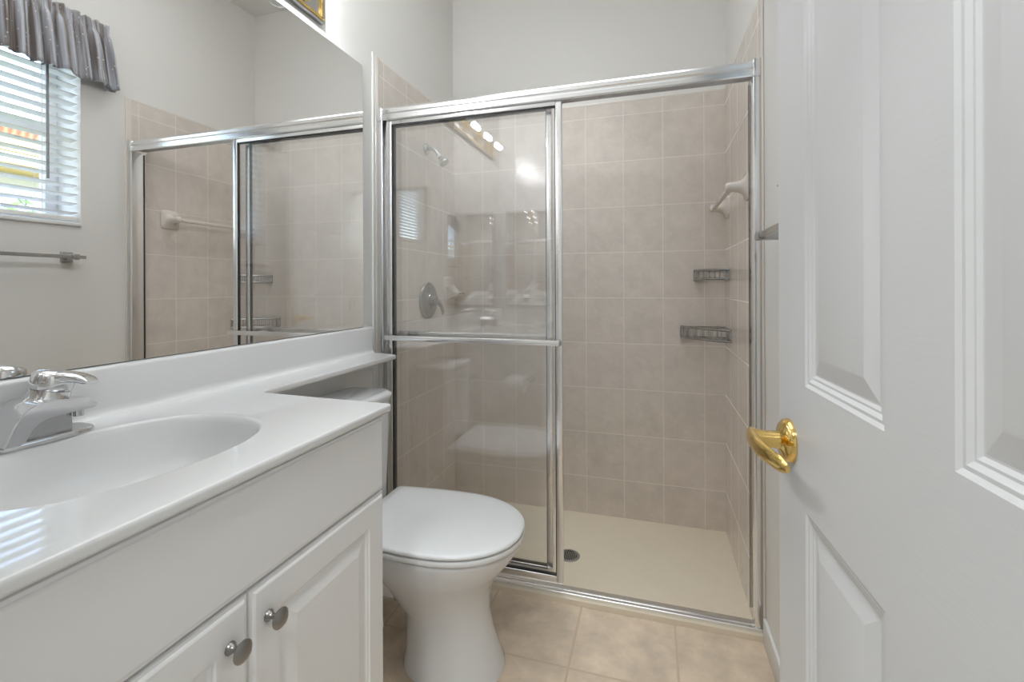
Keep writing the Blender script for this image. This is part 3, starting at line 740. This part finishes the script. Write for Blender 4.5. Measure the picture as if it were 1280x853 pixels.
# wire corner baskets
def basket(label, x_back, y_side, z0, z1, nf):
    k = thing('shower_basket', label, 'basket', (RW-.05, YB-.05, z0), 'wire baskets in the shower corner')
    c = V(XW-.003, YB-.011, 0); P0 = V(x_back, YB-.012, 0); P1 = V(XW-.004, y_side, 0)
    bow = 0.018; n = 14
    nrm = V(-(P1-P0).y, (P1-P0).x, 0).normalized()
    if nrm.dot(c-P0) > 0: nrm = -nrm
    front = [P0 + (P1-P0)*(i/n) + nrm*(bow*math.sin(PI*i/n)) for i in range(n+1)]
    def up(v, z): return V(v.x, v.y, z)
    b = MB()
    for z, r in ((z1, .0042), (z0, .0035)):
        b.tube([up(p, z) for p in front] , r, 8); b.tube([up(front[-1], z), up(c, z), up(front[0], z)], r*.8, 8)
    b.build('rim', 'wire', k)
    b = MB()
    for i in range(nf+1):
        u = i/nf*n; i0 = min(int(u), n-1); p = front[i0].lerp(front[i0+1], u-i0); b.tube([up(p, z0), up(p, z1)], .0020, 6)
    for i in range(1, 6):
        b.tube([up(c.lerp(front[0], i/6), z0), up(c.lerp(front[0], i/6), z1)], .0016, 6); b.tube([up(c.lerp(front[-1], i/6), z0), up(c.lerp(front[-1], i/6), z1)], .0016, 6)
    for i in range(1, 10):
        u = i/10*n; i0 = min(int(u), n-1); p = front[i0].lerp(front[i0+1], u-i0)
        q = c.lerp(front[0], 1-i/10*1.0) if i < 5 else c.lerp(front[-1], (i-5)/5)
        b.tube([up(p, z0), up(q, z0)], .0018, 6)
    b.build('wire_grid', 'wire', k)
    b = MB()
    for z, h in ((z1, .006), (z0, .006)):
        b.rings([[up(p, z-h) for p in front] + [up(p + nrm*-.003, z-h) for p in front[::-1]], [up(p, z+h) for p in front] + [up(p + nrm*-.003, z+h) for p in front[::-1]]])
    b.build('front_band', 'wire', k)
    return k
basket('smaller chrome wire basket in the shower corner, above the other one', 1.364, 2.440, 1.246, 1.290, 9)
basket('larger chrome wire basket in the shower corner, below the other one', 1.298, 2.400, 0.945, 0.998, 13)
# floor drain
fd = thing('floor_drain', 'round metal drain grate in the shower floor', 'drain', (.777, 2.165, ZP))
MB().lathe([(.052, 0), (.052, .002), (.048, .0035), (.040, .0035), (.040, .0012), (0, .0012)], (.777, 2.165, ZP), (0, 0, 1), 36).build('grate', 'steel', fd)
b = MB()
for i in range(-4, 5):
    for j in range(-4, 5):
        if math.hypot(i, j)*.0088 < .037: b.cyl((.777+i*.0088, 2.165+j*.0088, ZP+.0013), (.777+i*.0088, 2.165+j*.0088, ZP+.0018), .0033, n=8)
b.build('holes', 'dark', fd)

# ------------------------------------------------------------------ chrome towel bar on the right wall under the window
tb = thing('towel_bar', 'chrome towel bar on the right wall under the window', 'towel bar', (RW, 1.25, 1.358))
MB().box(1.450, 1.466, 0.955, 1.546, 1.350, 1.366, .002).build('bar', 'steel', tb)
for y in (0.99, 1.505):
    b = MB(); b.box(RW-.010, RW, y-.024, y+.024, 1.334, 1.382, .002); b.box(1.446, RW-.008, y-.013, y+.013, 1.345, 1.371, .002); b.build('post', 'steel', tb)

# ------------------------------------------------------------------ window blind
def blind(name, label, xc, y0, y1, z0, z1, tilt, wand_y=None, pitch=.044, grp=None):
    k = thing(name, label, 'blind', (xc, (y0+y1)/2, z0))
    b = MB(); n = int((z1-z0-.06)/pitch)
    for i in range(n):
        z = z0 + .045 + i*pitch
        m = Matrix.Translation((xc, 0, z)) @ Matrix.Rotation(math.radians(tilt), 4, 'Y')
        b.box(-.025, .025, y0, y1, -.0014, .0014, .0007, 1, mtx=m)
    b.build('slats', 'slat', k)
    MB().box(xc-.026, xc+.026, y0, y1, z0+.006, z0+.026, .004).build('bottom_rail', 'slat', k)
    MB().box(xc-.028, xc+.028, y0, y1, z1-.045, z1-.001, .003).build('head_rail', 'slat', k)
    for y in (y0+.09, y1-.14):
        for dx in (-.027, .027): MB().tube([(xc+dx, y, z0+.02), (xc+dx, y, z1-.04)], .0011, 5).build('ladder_cord', 'slat', k)
    if wand_y is not None:
        MB().tube([(xc-.045, wand_y, z1-.03), (xc-.047, wand_y, z0+.187)], .0052, 8).build('tilt_wand', 'wand', k, label='grey tilt wand')
    return k
blind('window_blind', 'white slatted blind in the window above the towel bar', RW+.032, WY0+.006, WY1-.008, WZ0+.016, WZ1, 8, 1.43)
blind('window_blind', 'white slatted blind in the window of the room behind the doorway', HX1+.035, HWY0+.006, HWY1-.006, HWZ0+.004, HWZ1, 30)

# gathered valance over the blind
va = thing('window_valance', 'gathered grey satin valance hanging over the window blind', 'curtain', (RW-.07, 1.25, 2.22))
b = bmesh.new(); uvl = b.loops.layers.uv.new('UVMap')
VYA, VYB = .86, 1.640
path = []; nu = 420
for i in range(nu+1):
    u = i/nu; path.append(u)
rows = [0, .012, .024, .036, .048, .07, .10, .14, .19, .24, .285, .305]
ZV = 2.515
grid = []
rnd = [random.uniform(-1, 1) for _ in range(64)]
def gath(u, k):
    ph = 2*PI*u*17 + 1.5*math.sin(2*PI*u*3.1+1) + .8*math.sin(2*PI*u*6.3)
    g = math.sin(ph); g = math.copysign(abs(g)**.75, g)
    return g*(.75+.25*math.sin(u*31)) + .25*math.sin(2.3*ph+k)
def frill(u, k): return math.sin(2*PI*u*41 + 1.3*math.sin(2*PI*u*5.3) + k)*(.6+.4*math.sin(u*57))
L = (VYB-VYA) + .16
for r, dz in enumerate(rows):
    row = []
    drop = dz/.305
    for i, u in enumerate(path):
        s = u*L
        flare = .034*drop
        if s < .08: base = V(RW-.002-s*.95, VYA - flare*.8, 0); nn = V(0, -1, 0)
        elif s > L-.08: base = V(RW-.002-(L-s)*.95, VYB + flare, 0); nn = V(0, 1, 0)
        else: base = V(RW-.078 - flare*.5, VYA + (s-.08)*(1), 0); nn = V(-1, 0, 0); base.y += flare*(2*(s-.08)/(VYB-VYA)-1)
        amp = .006 + .017*min(1, drop*2.2) if r > 4 else (.009 if r in (0, 1) else (.004 if r in (3,) else .006))
        edge = min(1, min(s, L-s)/.03)
        p = base + nn*((frill(u, r*.5) if r < 5 else gath(u, drop*1.2))*amp*edge)
        zz = ZV - dz + .006*math.sin(u*117+math.sin(u*31)) * (1 if r in (0, 1) else .3) + (.006*math.sin(u*38+1) if r > 9 else 0)
        row.append(b.verts.new((p.x, p.y, zz)))
    grid.append(row)
for r in range(len(rows)-1):
    for i in range(nu):
        f = b.faces.new((grid[r][i], grid[r][i+1], grid[r+1][i+1], grid[r+1][i]))
        for lp, (ii, rr) in zip(f.loops, ((i, r), (i+1, r), (i+1, r+1), (i, r+1))): lp[uvl].uv = (path[ii]*L*2.0, rows[rr])
bmesh.ops.recalc_face_normals(b, faces=b.faces)
me = bpy.data.meshes.new('t'); b.to_mesh(me); b.free(); mb = MB(); mb.bm.from_mesh(me)
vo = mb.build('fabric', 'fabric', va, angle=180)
mo = vo.modifiers.new('thickness', 'SOLIDIFY'); mo.thickness = .0012; mo.offset = 0
b = MB(); b.tube([(RW, VYA+.015, ZV-.036), (RW-.066, VYA+.017, ZV-.036), (RW-.070, VYA+.03, ZV-.036), (RW-.070, VYB-.03, ZV-.036), (RW-.066, VYB-.017, ZV-.036), (RW, VYB-.015, ZV-.036)], .005, 8)
b.build('curtain_rod', 'steel', va)

# ------------------------------------------------------------------ outside the window: neighbour house and shrub
hs = thing('neighbour_house', 'pale house with clay tiled roof seen through the blind', 'house', (10.5, 5.5, 0))
b = MB(); b.box(9.6, 15, -6, 16, -.2, 3.22); b.build('house_wall', 'stucco', hs, smooth=False)
b = MB(); b.prism([(8.7, 0, 3.66), (13.0, 0, 4.45), (13.0, 0, 4.55), (8.66, 0, 3.76)], (0, -6.5, 0), (0, 16.5, 0)); b.build('roof', 'roof', hs, smooth=False)
b = MB(); b.box(8.66, 8.74, -6.4, 16.4, 3.40, 3.67); b.box(8.74, 9.6, -6.4, 16.4, 3.22, 3.28); b.build('eave', 'fascia', hs, smooth=False, label='cream painted eave board')
sr = thing('shrub', 'leafy green shrub outside the bathroom window', 'shrub', (6.2, 3.4, -.2))
b = MB()
for i in range(9):
    a = random.uniform(0, 2*PI); b.tube([(6.2, 3.4, -.2), (6.2+.3*math.cos(a), 3.4+.5*math.sin(a), .9), (6.2+.5*math.cos(a), 3.4+.9*math.sin(a), 1.7)], [.03, .02, .008], 6)
b.build('stems', 'twig', sr)
bm_ = bmesh.new()
for i in range(3200):
    a = random.uniform(0, 2*PI); q = random.random()**.5; h = random.random()
    c = V(6.2 + .9*q*math.cos(a), 3.4 + 2.4*q*math.sin(a), .2 + 2.15*h*(1-.25*q*q))
    d = V(random.uniform(-1, 1), random.uniform(-1, 1), random.uniform(-.2, 1)).normalized(); e_ = d.orthogonal().normalized()
    s = random.uniform(.05, .10)
    bm_.faces.new([bm_.verts.new(c - d*s), bm_.verts.new(c + e_*s*.4 + d*s*.1), bm_.verts.new(c + d*s), bm_.verts.new(c - e_*s*.4 + d*s*.1)])
me = bpy.data.meshes.new('t'); bm_.to_mesh(me); bm_.free(); mb = MB(); mb.bm.from_mesh(me)
mb.build('foliage', 'leaf', sr, smooth=False)
